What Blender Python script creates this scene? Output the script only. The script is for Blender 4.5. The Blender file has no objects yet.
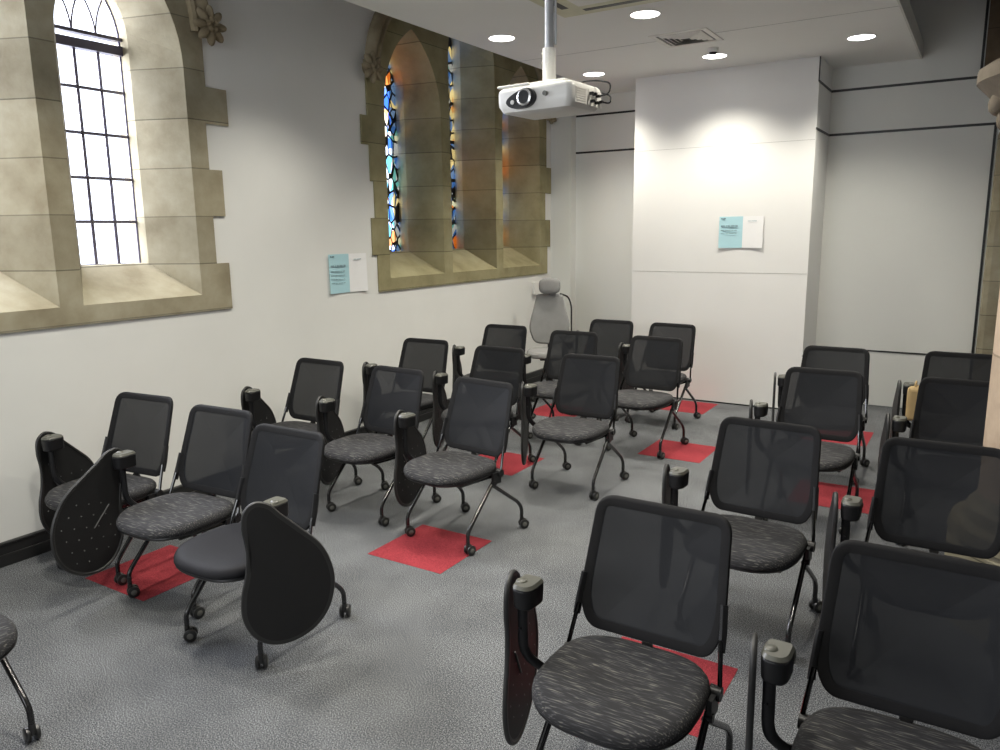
import bpy, bmesh, math, random
from mathutils import Vector, Matrix
from mathutils.geometry import tessellate_polygon
random.seed(4)
PI = math.pi
R = math.radians
col = bpy.context.scene.collection

# ------------------------------------------------------------------ materials
def new_mat(name):
    m = bpy.data.materials.new(name); m.use_nodes = True
    nt = m.node_tree; nt.nodes.clear()
    out = nt.nodes.new('ShaderNodeOutputMaterial')
    return m, nt, out
def N(nt, t, **kw):
    n = nt.nodes.new(t)
    for k, v in kw.items():
        if hasattr(n, k): setattr(n, k, v)
        else: n.inputs[k].default_value = v
    return n
def L(nt, a, ai, b, bi): nt.links.new(a.outputs[ai], b.inputs[bi])
def ramp(nt, stops, interp='LINEAR'):
    n = nt.nodes.new('ShaderNodeValToRGB'); cr = n.color_ramp; cr.interpolation = interp
    while len(cr.elements) < len(stops): cr.elements.new(0.5)
    for e, (p, c) in zip(cr.elements, stops):
        e.position = p; e.color = (c[0], c[1], c[2], 1)
    return n
def plain(name, c, rough=0.5, metal=0.0, spec=0.5, var=0.06, scale=12.0, bump=0.0, bscale=200.0):
    m, nt, out = new_mat(name)
    p = N(nt, 'ShaderNodeBsdfPrincipled', Roughness=rough, Metallic=metal)
    p.inputs['Specular IOR Level'].default_value = spec
    tc = N(nt, 'ShaderNodeTexCoord'); no = N(nt, 'ShaderNodeTexNoise', Scale=scale, Detail=4.0)
    L(nt, tc, 'Object', no, 'Vector')
    a = [max(0, x*(1-var)) for x in c]; b = [min(1, x*(1+var)) for x in c]
    r = ramp(nt, [(0.3, a), (0.7, b)]); L(nt, no, 'Fac', r, 'Fac'); L(nt, r, 'Color', p, 'Base Color')
    if bump > 0:
        n2 = N(nt, 'ShaderNodeTexNoise', Scale=bscale, Detail=3.0); L(nt, tc, 'Object', n2, 'Vector')
        bp = N(nt, 'ShaderNodeBump', Strength=bump, Distance=0.002); L(nt, n2, 'Fac', bp, 'Height'); L(nt, bp, 'Normal', p, 'Normal')
    L(nt, p, 'BSDF', out, 'Surface')
    return m
def emis(name, c, s):
    m, nt, out = new_mat(name)
    e = N(nt, 'ShaderNodeEmission', Strength=s); e.inputs['Color'].default_value = (*c, 1)
    L(nt, e, 'Emission', out, 'Surface'); return m

M = {}
M['wall'] = plain('white_plaster', (.73, .73, .70), .75, var=.025, scale=2.0, bump=.12, bscale=25)
M['panel'] = plain('white_painted_panel', (.73, .735, .70), .6, var=.02, scale=1.5, bump=.05, bscale=20)
M['column'] = plain('white_painted_breast', (.78, .775, .755), .6, var=.02, scale=1.5, bump=.05, bscale=20)
M['ceil'] = plain('ceiling_paint', (.80, .80, .77), .8, var=.02, scale=1.0)
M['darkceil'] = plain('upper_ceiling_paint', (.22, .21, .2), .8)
M['slab_edge'] = plain('slab_edge_paint', (.62, .62, .58), .7)
M['black_trim'] = plain('black_trim', (.012, .012, .012), .4)
M['baseboard'] = plain('black_gloss_skirting', (.018, .018, .018), .3, spec=.6)
M['blkframe'] = plain('black_frame_fabric', (.008, .008, .009), .75, spec=.2)
M['blk'] = plain('black_plastic', (.010, .010, .011), .4, spec=.35, bump=.05, bscale=400)
M['blk_matt'] = plain('black_matt_board', (.011, .011, .0115), .62, spec=.35)
M['rim'] = plain('dark_rubber_rim', (.018, .018, .018), .5)
M['capgrey'] = plain('olive_grey_cap', (.085, .085, .072), .35)
M['tube'] = plain('black_enamel_tube', (.012, .012, .013), .16, spec=.7)
M['rod'] = plain('dark_chrome_rod', (.06, .06, .06), .15, metal=1.0)
M['wheel'] = plain('caster_rubber', (.02, .02, .02), .35)
M['wheelgrey'] = plain('caster_grey', (.13, .13, .115), .4)
M['dots'] = plain('screw_grey', (.10, .10, .10), .4)
M['leather'] = plain('black_leatherette', (.009, .009, .011), .6, spec=.14, bump=.25, bscale=350)
M['white_plastic'] = plain('white_plastic', (.74, .73, .69), .38, var=.015)
M['pole'] = plain('galvanised_pole', (.42, .43, .45), .35, metal=.6)
M['cream'] = plain('cream_plastic', (.60, .58, .42), .5)
M['ventwhite'] = plain('vent_white', (.72, .70, .66), .5)
M['grey_fabric'] = plain('grey_fabric', (.25, .25, .245), .85, bump=.3, bscale=300)
M['lens'] = plain('lens_glass', (.01, .01, .015), .05, spec=1.0)
M['silver'] = plain('silver_ring', (.6, .6, .6), .25, metal=1)
M['paper'] = plain('white_paper', (.83, .83, .83), .6, var=.01)
M['teal'] = plain('pale_teal_print', (.42, .66, .72), .55, var=.02)
M['ink'] = plain('grey_print', (.20, .30, .34), .6)
M['tan'] = plain('tan_canvas', (.42, .30, .14), .8, bump=.2)
M['chrome'] = plain('chrome', (.7, .7, .7), .15, metal=1)
M['lamp'] = emis('lamp_diffuser', (1, .97, .93), 9.0)

def mesh_mat():
    m, nt, out = new_mat('black_mesh_fabric')
    p = N(nt, 'ShaderNodeBsdfPrincipled', Roughness=.55); p.inputs['Base Color'].default_value = (.010, .011, .0135, 1)
    p.inputs['Specular IOR Level'].default_value = .18
    p.inputs['Sheen Weight'].default_value = .015; p.inputs['Sheen Roughness'].default_value = .35
    t = N(nt, 'ShaderNodeBsdfTransparent'); mx = N(nt, 'ShaderNodeMixShader')
    tc = N(nt, 'ShaderNodeTexCoord'); no = N(nt, 'ShaderNodeTexNoise', Scale=6.0); L(nt, tc, 'Object', no, 'Vector')
    mr = N(nt, 'ShaderNodeMapRange'); mr.inputs['To Min'].default_value = .925; mr.inputs['To Max'].default_value = .95
    L(nt, no, 'Fac', mr, 'Value'); L(nt, mr, 'Result', mx, 'Fac')
    L(nt, t, 'BSDF', mx, 1); L(nt, p, 'BSDF', mx, 2); L(nt, mx, 'Shader', out, 'Surface')
    return m
M['mesh'] = mesh_mat()

def seat_mat():
    m, nt, out = new_mat('streaked_seat_fabric')
    p = N(nt, 'ShaderNodeBsdfPrincipled', Roughness=.85)
    tc = N(nt, 'ShaderNodeTexCoord')
    mp = N(nt, 'ShaderNodeMapping'); mp.inputs['Scale'].default_value = (17, 230, 230); L(nt, tc, 'Object', mp, 'Vector')
    wob = N(nt, 'ShaderNodeTexNoise', Scale=9.0); L(nt, tc, 'Object', wob, 'Vector')
    ad = N(nt, 'ShaderNodeVectorMath', operation='MULTIPLY_ADD'); L(nt, wob, 'Color', ad, 0)
    ad.inputs[1].default_value = (0, 2.5, 2.5); L(nt, mp, 'Vector', ad, 2)
    no = N(nt, 'ShaderNodeTexNoise', Scale=1.0, Detail=2.0); L(nt, ad, 'Vector', no, 'Vector')
    r = ramp(nt, [(.0, (.007, .007, .008)), (.50, (.010, .010, .012)), (.60, (.035, .035, .04)), (.72, (.13, .125, .105))]); L(nt, no, 'Fac', r, 'Fac')
    L(nt, r, 'Color', p, 'Base Color')
    b = N(nt, 'ShaderNodeBump', Strength=.3, Distance=.001); L(nt, no, 'Fac', b, 'Height'); L(nt, b, 'Normal', p, 'Normal')
    L(nt, p, 'BSDF', out, 'Surface'); return m
M['seat'] = seat_mat()

def carpet_mat(name, cols, seam=True):
    m, nt, out = new_mat(name)
    p = N(nt, 'ShaderNodeBsdfPrincipled', Roughness=.95); p.inputs['Specular IOR Level'].default_value = .1
    tc = N(nt, 'ShaderNodeTexCoord')
    no = N(nt, 'ShaderNodeTexNoise', Scale=200.0, Detail=5.0, Roughness=.75); L(nt, tc, 'Object', no, 'Vector')
    r = ramp(nt, [(.38, cols[0]), (.5, cols[1]), (.62, cols[2])]); L(nt, no, 'Fac', r, 'Fac')
    n2 = N(nt, 'ShaderNodeTexNoise', Scale=2.6, Detail=6.0); L(nt, tc, 'Object', n2, 'Vector')
    r2 = ramp(nt, [(.35, (.80,)*3), (.65, (1.12,)*3)]); L(nt, n2, 'Fac', r2, 'Fac')
    mx = N(nt, 'ShaderNodeMix', data_type='RGBA', blend_type='MULTIPLY'); mx.inputs[0].default_value = 1
    nt.links.new(r.outputs['Color'], mx.inputs[6]); nt.links.new(r2.outputs['Color'], mx.inputs[7])
    nt.links.new(mx.outputs[2], p.inputs['Base Color'])
    b = N(nt, 'ShaderNodeBump', Strength=.25, Distance=.002); L(nt, no, 'Fac', b, 'Height'); L(nt, b, 'Normal', p, 'Normal')
    L(nt, p, 'BSDF', out, 'Surface'); return m
M['carpet'] = carpet_mat('grey_loop_carpet', [(.016, .018, .020), (.094, .098, .105), (.31, .315, .32)])
M['red'] = carpet_mat('red_carpet_tile', [(.14, .018, .022), (.245, .031, .040), (.35, .055, .065)])

def stone_mat(name, c1, c2, c3, joints=True, pitch=.305, off=1.255):
    m, nt, out = new_mat(name)
    p = N(nt, 'ShaderNodeBsdfPrincipled', Roughness=.9); p.inputs['Specular IOR Level'].default_value = .2
    tc = N(nt, 'ShaderNodeTexCoord'); geo = N(nt, 'ShaderNodeNewGeometry')
    no = N(nt, 'ShaderNodeTexNoise', Scale=3.2, Detail=8.0, Roughness=.6); L(nt, geo, 'Position', no, 'Vector')
    r = ramp(nt, [(.3, c1), (.5, c2), (.72, c3)]); L(nt, no, 'Fac', r, 'Fac')
    sep = N(nt, 'ShaderNodeSeparateXYZ'); L(nt, geo, 'Position', sep, 'Vector')
    fine = N(nt, 'ShaderNodeTexNoise', Scale=45.0, Detail=4.0); L(nt, geo, 'Position', fine, 'Vector')
    b = N(nt, 'ShaderNodeBump', Strength=.35, Distance=.004); L(nt, fine, 'Fac', b, 'Height'); L(nt, b, 'Normal', p, 'Normal')
    if joints:
        # per-course tint and thin dark joints
        a = N(nt, 'ShaderNodeMath', operation='SUBTRACT'); L(nt, sep, 'Z', a, 0); a.inputs[1].default_value = off
        d = N(nt, 'ShaderNodeMath', operation='DIVIDE'); L(nt, a, 0, d, 0); d.inputs[1].default_value = pitch
        fl = N(nt, 'ShaderNodeMath', operation='FLOOR'); L(nt, d, 0, fl, 0)
        fr = N(nt, 'ShaderNodeMath', operation='FRACT'); L(nt, d, 0, fr, 0)
        ln = N(nt, 'ShaderNodeMath', operation='LESS_THAN'); L(nt, fr, 0, ln, 0); ln.inputs[1].default_value = .022
        wn = N(nt, 'ShaderNodeTexWhiteNoise', noise_dimensions='1D'); L(nt, fl, 0, wn, 'W')
        mr = N(nt, 'ShaderNodeMapRange'); mr.inputs['To Min'].default_value = .86; mr.inputs['To Max'].default_value = 1.08; L(nt, wn, 'Value', mr, 'Value')
        lm = N(nt, 'ShaderNodeMath', operation='MULTIPLY'); L(nt, ln, 0, lm, 0); lm.inputs[1].default_value = .45
        sb = N(nt, 'ShaderNodeMath', operation='SUBTRACT'); L(nt, mr, 'Result', sb, 0); L(nt, lm, 0, sb, 1)
        mx = N(nt, 'ShaderNodeMix', data_type='RGBA', blend_type='MULTIPLY'); mx.inputs[0].default_value = 1
        nt.links.new(r.outputs['Color'], mx.inputs[6]); nt.links.new(sb.outputs[0], mx.inputs[7])
        nt.links.new(mx.outputs[2], p.inputs['Base Color'])
    else: L(nt, r, 'Color', p, 'Base Color')
    L(nt, p, 'BSDF', out, 'Surface'); return m
M['stone'] = stone_mat('sandstone_blocks', (.24, .205, .135), (.33, .295, .205), (.42, .385, .285))
M['darkcarved'] = stone_mat('weathered_carved_stone', (.13, .105, .075), (.21, .175, .13), (.30, .26, .20), joints=False)
M['stoneolive'] = stone_mat('olive_sandstone_blocks', (.21, .185, .10), (.29, .26, .145), (.36, .33, .20))
M['stonepink'] = stone_mat('pink_sandstone', (.36, .27, .19), (.48, .37, .27), (.60, .47, .34), pitch=.42, off=.35)
M['carved'] = stone_mat('carved_sandstone', (.20, .16, .10), (.32, .27, .18), (.44, .38, .27), joints=False)

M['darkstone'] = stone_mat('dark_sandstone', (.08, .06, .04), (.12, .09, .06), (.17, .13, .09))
def stained_mat():
    m, nt, out = new_mat('stained_glass')
    geo = N(nt, 'ShaderNodeNewGeometry')
    mp = N(nt, 'ShaderNodeMapping'); mp.inputs['Scale'].default_value = (0, 13, 8); L(nt, geo, 'Position', mp, 'Vector')
    v = N(nt, 'ShaderNodeTexVoronoi', Scale=1.0, Randomness=.75); v.distance = 'CHEBYCHEV'; L(nt, mp, 'Vector', v, 'Vector')
    ve = N(nt, 'ShaderNodeTexVoronoi', Scale=1.0, Randomness=.75, feature='DISTANCE_TO_EDGE'); L(nt, mp, 'Vector', ve, 'Vector')
    sep = N(nt, 'ShaderNodeSeparateColor'); L(nt, v, 'Color', sep, 'Color')
    sp = N(nt, 'ShaderNodeSeparateXYZ'); L(nt, geo, 'Position', sp, 'Vector')
    # hue drifts in zones with height
    z = N(nt, 'ShaderNodeTexNoise', Scale=2.2, Detail=0.0); L(nt, geo, 'Position', z, 'Vector')
    a = N(nt, 'ShaderNodeMath', operation='MULTIPLY_ADD'); L(nt, sep, 0, a, 0); a.inputs[1].default_value = .55
    zz = N(nt, 'ShaderNodeMath', operation='MULTIPLY_ADD'); L(nt, z, 'Fac', zz, 0); zz.inputs[1].default_value = 1.7; zz.inputs[2].default_value = -.62
    L(nt, zz, 0, a, 2)
    r = ramp(nt, [(0, (.85, .22, .05)), (.14, (.90, .45, .20)), (.28, (.95, .80, .55)), (.42, (.16, .28, .75)), (.54, (.05, .16, .70)),
                  (.66, (.55, .60, .90)), (.78, (.14, .45, .62)), (.88, (.85, .9, .95)), (1, (.85, .30, .12))], 'CONSTANT'); L(nt, a, 0, r, 'Fac')
    gt = N(nt, 'ShaderNodeMath', operation='GREATER_THAN'); L(nt, ve, 'Distance', gt, 0); gt.inputs[1].default_value = .075
    tr = N(nt, 'ShaderNodeBsdfTransparent'); L(nt, r, 'Color', tr, 'Color')
    ld = N(nt, 'ShaderNodeBsdfPrincipled', Roughness=.5); ld.inputs['Base Color'].default_value = (.01, .01, .01, 1)
    mx = N(nt, 'ShaderNodeMixShader'); L(nt, gt, 0, mx, 'Fac'); L(nt, ld, 'BSDF', mx, 1); L(nt, tr, 'BSDF', mx, 2)
    L(nt, mx, 'Shader', out, 'Surface'); return m
M['stained'] = stained_mat()
def clear_mat():
    m, nt, out = new_mat('pale_window_glass')
    tr = N(nt, 'ShaderNodeBsdfTransparent'); tr.inputs['Color'].default_value = (.93, .93, .98, 1)
    g = N(nt, 'ShaderNodeBsdfGlossy', Roughness=.1); mx = N(nt, 'ShaderNodeMixShader', Fac=.04)
    L(nt, tr, 'BSDF', mx, 1); L(nt, g, 'BSDF', mx, 2); L(nt, mx, 'Shader', out, 'Surface'); return m
M['clear'] = clear_mat()
M['leadbar'] = plain('grey_glazing_bar', (.10, .09, .13), .4)

# ------------------------------------------------------------------ mesh helpers
def obj(name, bm, mat, parent=None, loc=None, smooth=False, bevel=0, kind=None, seg=2):
    bmesh.ops.recalc_face_normals(bm, faces=bm.faces[:])
    me = bpy.data.meshes.new(name); bm.to_mesh(me); bm.free()
    mats = mat if isinstance(mat, (list, tuple)) else [mat]
    for m in mats: me.materials.append(m)
    if smooth:
        for p in me.polygons: p.use_smooth = True
        try: me.set_sharp_from_angle(angle=R(40))
        except Exception: pass
    o = bpy.data.objects.new(name, me); col.objects.link(o)
    if parent: o.parent = parent
    if loc: o.location = loc
    if bevel:
        b = o.modifiers.new('bevel', 'BEVEL'); b.width = bevel; b.segments = seg; b.limit_method = 'ANGLE'; b.angle_limit = R(40)
    if kind: o['kind'] = kind
    return o
def box(bm, x0, x1, y0, y1, z0, z1, mi=0, M4=None):
    vs = [Vector((x, y, z)) for x in (x0, x1) for y in (y0, y1) for z in (z0, z1)]
    if M4: vs = [M4 @ v for v in vs]
    v = [bm.verts.new(c) for c in vs]
    for f in ((0,1,3,2), (4,6,7,5), (0,4,5,1), (2,3,7,6), (0,2,6,4), (1,5,7,3)):
        fc = bm.faces.new([v[i] for i in f]); fc.material_index = mi
def B(): return bmesh.new()
def cyl(bm, p0, p1, r0, r1=None, n=24, mi=0, cap=True):
    r1 = r0 if r1 is None else r1
    p0, p1 = Vector(p0), Vector(p1); d = (p1-p0).normalized()
    a = d.orthogonal().normalized(); b = d.cross(a)
    A = [bm.verts.new(p0+(a*math.cos(2*PI*i/n)+b*math.sin(2*PI*i/n))*r0) for i in range(n)]
    C = [bm.verts.new(p1+(a*math.cos(2*PI*i/n)+b*math.sin(2*PI*i/n))*r1) for i in range(n)]
    for i in range(n):
        f = bm.faces.new((A[i], A[(i+1) % n], C[(i+1) % n], C[i])); f.material_index = mi
    if cap:
        bm.faces.new(A[::-1]).material_index = mi; bm.faces.new(C).material_index = mi
def fillet(pts, r, n=5):
    pts = [Vector(p) for p in pts]; out = [pts[0]]
    for i in range(1, len(pts)-1):
        p, a, b = pts[i], pts[i-1], pts[i+1]
        u = (a-p); v = (b-p); rr = min(r, u.length*.45, v.length*.45)
        s = p+u.normalized()*rr; e = p+v.normalized()*rr
        for k in range(n+1):
            t = k/n; out.append(s*(1-t)**2+p*2*t*(1-t)+e*t*t)
    out.append(pts[-1]); return out
def tube(bm, pts, r, n=10, fr=.03, mi=0, flat=1.0):
    pts = fillet(pts, fr) if fr else [Vector(p) for p in pts]
    rings = []; prev = None
    for i, p in enumerate(pts):
        d = ((pts[min(i+1, len(pts)-1)]-pts[max(i-1, 0)])).normalized()
        if prev is None: a = d.orthogonal().normalized()
        else: a = (prev-d*prev.dot(d)).normalized()
        prev = a; b = d.cross(a)
        rings.append([bm.verts.new(p+(a*math.cos(2*PI*k/n)+b*math.sin(2*PI*k/n)*flat)*r) for k in range(n)])
    for A, C in zip(rings, rings[1:]):
        for k in range(n):
            bm.faces.new((A[k], A[(k+1) % n], C[(k+1) % n], C[k])).material_index = mi
    bm.faces.new(rings[0][::-1]).material_index = mi; bm.faces.new(rings[-1]).material_index = mi
def lathe(bm, prof, n=24, c=(0, 0, 0), mi=0, ang=0):
    rings = []
    for r, z in prof:
        rings.append([bm.verts.new((c[0]+r*math.cos(2*PI*k/n+ang), c[1]+r*math.sin(2*PI*k/n+ang), c[2]+z)) for k in range(n)])
    for A, C in zip(rings, rings[1:]):
        for k in range(n):
            bm.faces.new((A[k], A[(k+1) % n], C[(k+1) % n], C[k])).material_index = mi
    bm.faces.new(rings[0][::-1]).material_index = mi; bm.faces.new(rings[-1]).material_index = mi
def closed_smooth(pts, n=6):
    """Catmull-Rom through closed 2-D points"""
    out = []; m = len(pts)
    for i in range(m):
        p0, p1, p2, p3 = [Vector(pts[(i+k) % m]) for k in (-1, 0, 1, 2)]
        for k in range(n):
            t = k/n
            out.append(.5*((2*p1)+(p2-p0)*t+(2*p0-5*p1+4*p2-p3)*t*t+(3*p1-p0-3*p2+p3)*t**3))
    return out
def round_poly(pts, rads, n=6):
    m = len(pts); out = []
    for i in range(m):
        p = Vector(pts[i]); a = Vector(pts[i-1]); b = Vector(pts[(i+1) % m]); r = rads[i]
        u = (a-p); v = (b-p); s = p+u.normalized()*min(r, u.length*.48); e = p+v.normalized()*min(r, v.length*.48)
        for k in range(n+1):
            t = k/n; out.append(s*(1-t)**2+p*2*t*(1-t)+e*t*t)
    return out
def poly_holes(bm, outer, holes, fn, mi=0):
    """flat polygon with holes; fn maps 2-D -> 3-D; returns nothing"""
    loops = [[Vector((p[0], p[1], 0)) for p in lp] for lp in [outer]+holes]
    tris = tessellate_polygon(loops)
    flat = [p for lp in loops for p in lp]
    vs = [bm.verts.new(fn(p.x, p.y)) for p in flat]
    for t in tris:
        try: bm.faces.new([vs[i] for i in t]).material_index = mi
        except ValueError: pass
def strip(bm, A, C, mi=0, close=True):
    a = [bm.verts.new(p) for p in A]; c = [bm.verts.new(p) for p in C]; n = len(a)
    for i in range(n if close else n-1):
        bm.faces.new((a[i], a[(i+1) % n], c[(i+1) % n], c[i])).material_index = mi
def empty(name, loc=(0, 0, 0), rz=0, label=None, cat=None, group=None, kind=None):
    o = bpy.data.objects.new(name, None); col.objects.link(o); o.location = loc; o.rotation_euler = (0, 0, rz)
    o.empty_display_size = .1
    tag(o, label, cat, group, kind); return o
def tag(o, label=None, cat=None, group=None, kind=None):
    if label: o['label'] = label
    if cat: o['category'] = cat
    if group: o['group'] = group
    if kind: o['kind'] = kind
    return o

# ------------------------------------------------------------------ room shell
ZC = 5.2; YB = 8.3; XR = 8.6; YF = -3.0; SL = 3.24
b = B(); box(b, -.02, XR, YF, YB+.02, -.1, 0); obj('floor', b, M['carpet'], kind='structure')
# outlines of the two window groups (wall-plane y,z)
def arch_top(yl, yr, zs, n=10, r=None):
    """pointed arch from right springing over apex to left springing (y,z)"""
    w = yr-yl; r = r or w; out = []
    cy = yr-r; c = (yl+yr)/2; a1 = math.acos((c-cy)/r)
    for k in range(n+1):
        a = a1*k/n; out.append((cy+r*math.cos(a), zs+r*math.sin(a)))
    for k in range(n-1, -1, -1):
        a = a1*k/n; out.append((2*c-(cy+r*math.cos(a)), zs+r*math.sin(a)))
    return out
QUOIN = {1: ([1.57, 1.47, 1.57, 1.47, 1.65, 1.49], [1.50, 1.58, 1.50, 1.58, 1.50, 1.54]),
         2: ([1.52, 1.59, 1.47, 1.61, 1.50, 1.50], [1.49, 1.55, 1.50, 1.54, 1.63, 1.55])}
def outline(yc, n):
    zs = [1.25, 1.56, 1.87, 2.17, 2.46, 2.69, 3.04]
    def side(q):
        pts = []
        for w_, z0, z1 in zip(q, zs, zs[1:]): pts += [(w_, z0), (w_, z1)]
        r0 = q[-1]
        for k in range(1, 8):
            a = R(48)*k/7; pts.append((r0-.75*(1-math.cos(a)), 3.04+.75*math.sin(a)))
        return pts+[(.55, 4.25)]
    rr = side(QUOIN[n][0]); ll = side(QUOIN[n][1])
    return [(yc+p[0], p[1]) for p in rr]+[(yc, 4.55)]+[(yc-p[0], p[1]) for p in ll[::-1]]
YC = {1: 1.945, 2: 6.54}
def hole(yc): return [(yc+p[0], p[1]) for p in [(1.42, 1.33), (1.42, 3.0), (1.25, 3.5), (.5, 4.15), (0, 4.4), (-.5, 4.15), (-1.25, 3.5), (-1.42, 3.0), (-1.42, 1.33)]]
b = B()
poly_holes(b, [(YF, 0), (YB, 0), (YB, ZC), (YF, ZC)], [hole(YC[1]), hole(YC[2])], lambda y, z: (0, y, z))
poly_holes(b, [(YF, 0), (YB, 0), (YB, ZC), (YF, ZC)], [hole(YC[1]), hole(YC[2])], lambda y, z: (-.62, y, z))
for yc in YC.values():
    h = hole(yc); strip(b, [(0, y, z) for y, z in h], [(-.62, y, z) for y, z in h])
box(b, -.62, 0, YF-.02, YF, 0, ZC); box(b, -.62, 0, YB, YB+.02, 0, ZC); box(b, -.62, 0, YF, YB, ZC, ZC+.02)
obj('wall_left', b, M['wall'], kind='structure')

def build_window(n, yc, stained):
    w = empty('window_%d' % n, (0, yc, 1.25), kind='structure')
    T = Vector((0, -yc, -1.25))
    opw, mul = .80, .135
    cs = [yc-(opw+mul), yc, yc+(opw+mul)]
    op = []; gl = []
    for i, c in enumerate(cs):
        up = .55 if i == 1 else 0
        y0, y1 = c-opw/2, c+opw/2
        g0, g1 = (c-.175, c+.29) if stained else (c-.195, c+.262)
        op.append([(y0, 1.36), (y1, 1.36)]+arch_top(y0, y1, 2.78+up))
        gl.append([(g0, 1.57), (g1, 1.57)]+arch_top(g0, g1, (3.02 if stained else 2.96)+up, r=.46))
    # front face
    b = B(); out = outline(yc, n)
    xf = .012
    poly_holes(b, out, op, lambda y, z: T+Vector((xf, y, z)))
    strip(b, [T+Vector((xf, y, z)) for y, z in out], [T+Vector((-.005, y, z)) for y, z in out])
    for o_, g_ in zip(op, gl):
        A = [T+Vector((xf, y, z)) for y, z in o_]; C = [T+Vector((-.33, y, z)) for y, z in g_]
        D = [T+Vector((-.5, y, z)) for y, z in g_]
        strip(b, A, C); strip(b, C, D)
    # back face
    poly_holes(b, hole(yc), gl, lambda y, z: T+Vector((-.5, y, z)))
    obj('stone_surround', b, M['stoneolive'] if stained else M['stone'], w)
    # hood moulding following the arch edge
    for s in (-1, 1):
        b = B(); pts = []
        for k in range(0, 8):
            a = R(48)*k/7; pts.append((.02, s*(1.50-.75*(1-math.cos(a))), 3.04-1.25+.75*math.sin(a)))
        pts += [(.02, s*.55, 3.0), (.02, 0, 3.3)]
        tube(b, pts, .055, 10, 0, flat=.9); tube(b, [(p[0]+.01, p[1]*.955, p[2]-.03) for p in pts], .03, 8, 0)
        obj('hood_moulding', b, M['carved'], w, smooth=True)
        # carved label stop: leafy rosette
        b = B()
        bmesh.ops.create_icosphere(b, subdivisions=3, radius=.075, matrix=Matrix.Diagonal((.75, 1, 1, 1)))
        for k in range(8):
            a = 2*PI*k/8
            mt = Matrix.Translation((.03, .07*math.cos(a), .07*math.sin(a))) @ Matrix.Rotation(a, 4, 'X') @ Matrix.Diagonal((.7, 1.25, .6, 1))
            bmesh.ops.create_icosphere(b, subdivisions=2, radius=.045, matrix=mt)
        for k in range(5):
            a = 2*PI*k/5+.4
            bmesh.ops.create_icosphere(b, subdivisions=2, radius=.02, matrix=Matrix.Translation((.055, .028*math.cos(a), .028*math.sin(a))))
        box(b, -.03, .03, -.05, .05, .0, .06)
        obj('label_stop', b, M['carved'], w, loc=(.035, s*1.52, 3.06-1.25), smooth=True)
    for i, (c, g_) in enumerate(zip(cs, gl)):
        up = .55 if i == 1 else 0
        b = B(); poly_holes(b, g_, [], lambda y, z: T+Vector((-.43, y, z)))
        if stained:
            pn = obj('glass_pane', b, M['stained'], w); pn['label'] = 'stained glass lancet in blue, orange and white with black leading'
        else:
            obj('glass_pane', b, M['clear'], w)
            b = B(); x = -.42
            sp = 2.96+up
            def bar(p, q, r=.0105): tube(b, [T+Vector((x, *p)), T+Vector((x, *q))], r, 6, 0)
            for yy in (c-.042, c+.110): bar((yy, 1.57), (yy, sp-.05))
            zz = 1.57+.27
            while zz < sp-.1: bar((c-.195, zz), (c+.262, zz)); zz += .27
            box(b, T.x+x-.03, T.x+x+.03, T.y+c-.205, T.y+c+.272, T.z+sp-.085, T.z+sp-.03)
            box(b, T.x+x-.02, T.x+x+.035, T.y+c-.205, T.y+c+.272, T.z+sp+.0, T.z+sp+.02)
            # frame edge
            fr = [T+Vector((x, y, z)) for y, z in g_]
            tube(b, fr+[fr[0]], .009, 6, 0)
            # intersecting tracery arcs
            for s in (-1, 1):
                for st in (-.076, .076):
                    pts = []; rr = .46; y0 = st*s
                    for k in range(12):
                        a = R(66)*k/11
                        yy = y0-rr*(1-math.cos(a)); z_ = sp+rr*math.sin(a)
                        # keep inside the arch
                        if yy < -.228+rr*(1-math.cos(math.asin(min(1, max(0, (z_-sp)/rr))))) : break
                        pts.append(T+Vector((x, c+.034+s*yy, z_)))
                    if len(pts) > 2: tube(b, pts, .006, 6, 0)
            obj('glazing_bars', b, M['leadbar'], w)
    return w
build_window(1, YC[1], False)
build_window(2, YC[2], True)

# back wall (behind the breast), with the return at the left corner
b = B(); box(b, -.02, XR, YB, YB+.15, 0, ZC); box(b, 0, .26, 8.17, YB+.01, 0, SL-.002)
obj('wall_back', b, M['panel'], kind='structure')
b = B(); box(b, 1.245, 2.99, 7.65, YB+.01, .015, SL)
obj('wall_breast', b, M['column'], kind='structure')
b = B(); box(b, 1.25, 2.985, 7.656, 7.70, 0, .02); obj('trim_breast_foot', b, M['black_trim'], kind='structure')
for i, z in enumerate((2.53, 1.32)):
    b = B(); box(b, 1.25, 2.985, 7.6485, 7.652, z-.0015, z+.0015); obj('trim_%d' % (i+1), b, plain('seam_grey', (.4, .4, .38), .7) if i == 0 else bpy.data.materials['seam_grey'], kind='structure')
k = 3
for z in (3.03, 2.625):
    b = B()
    box(b, .26, 1.25, YB-.006, YB+.01, z-.010, z+.010)
    box(b, 2.985, 4.40, YB-.006, YB+.01, z-.011, z+.011)
    box(b, 2.985, 2.996, 7.65, YB, z-.010, z+.010)
    obj('trim_%d' % k, b, M['black_trim'], kind='structure'); k += 1
b = B(); box(b, 2.985, 4.37, YB-.006, YB+.01, .535, .55); box(b, 2.985, 2.996, 7.65, YB, .535, .55)
obj('trim_%d' % k, b, M['black_trim'], kind='structure'); k += 1
b = B(); box(b, 4.352, 4.373, YB-.01, YB+.01, .0, 2.625); obj('trim_%d' % k, b, M['black_trim'], kind='structure'); k += 1
b = B(); box(b, 4.203, 4.224, YB-.01, YB+.01, 3.03, ZC); obj('trim_%d' % k, b, M['black_trim'], kind='structure'); k += 1
b = B(); box(b, 2.984, 2.993, 7.645, 7.66, 3.03, SL); obj('trim_%d' % k, b, M['black_trim'], kind='structure'); k += 1
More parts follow.
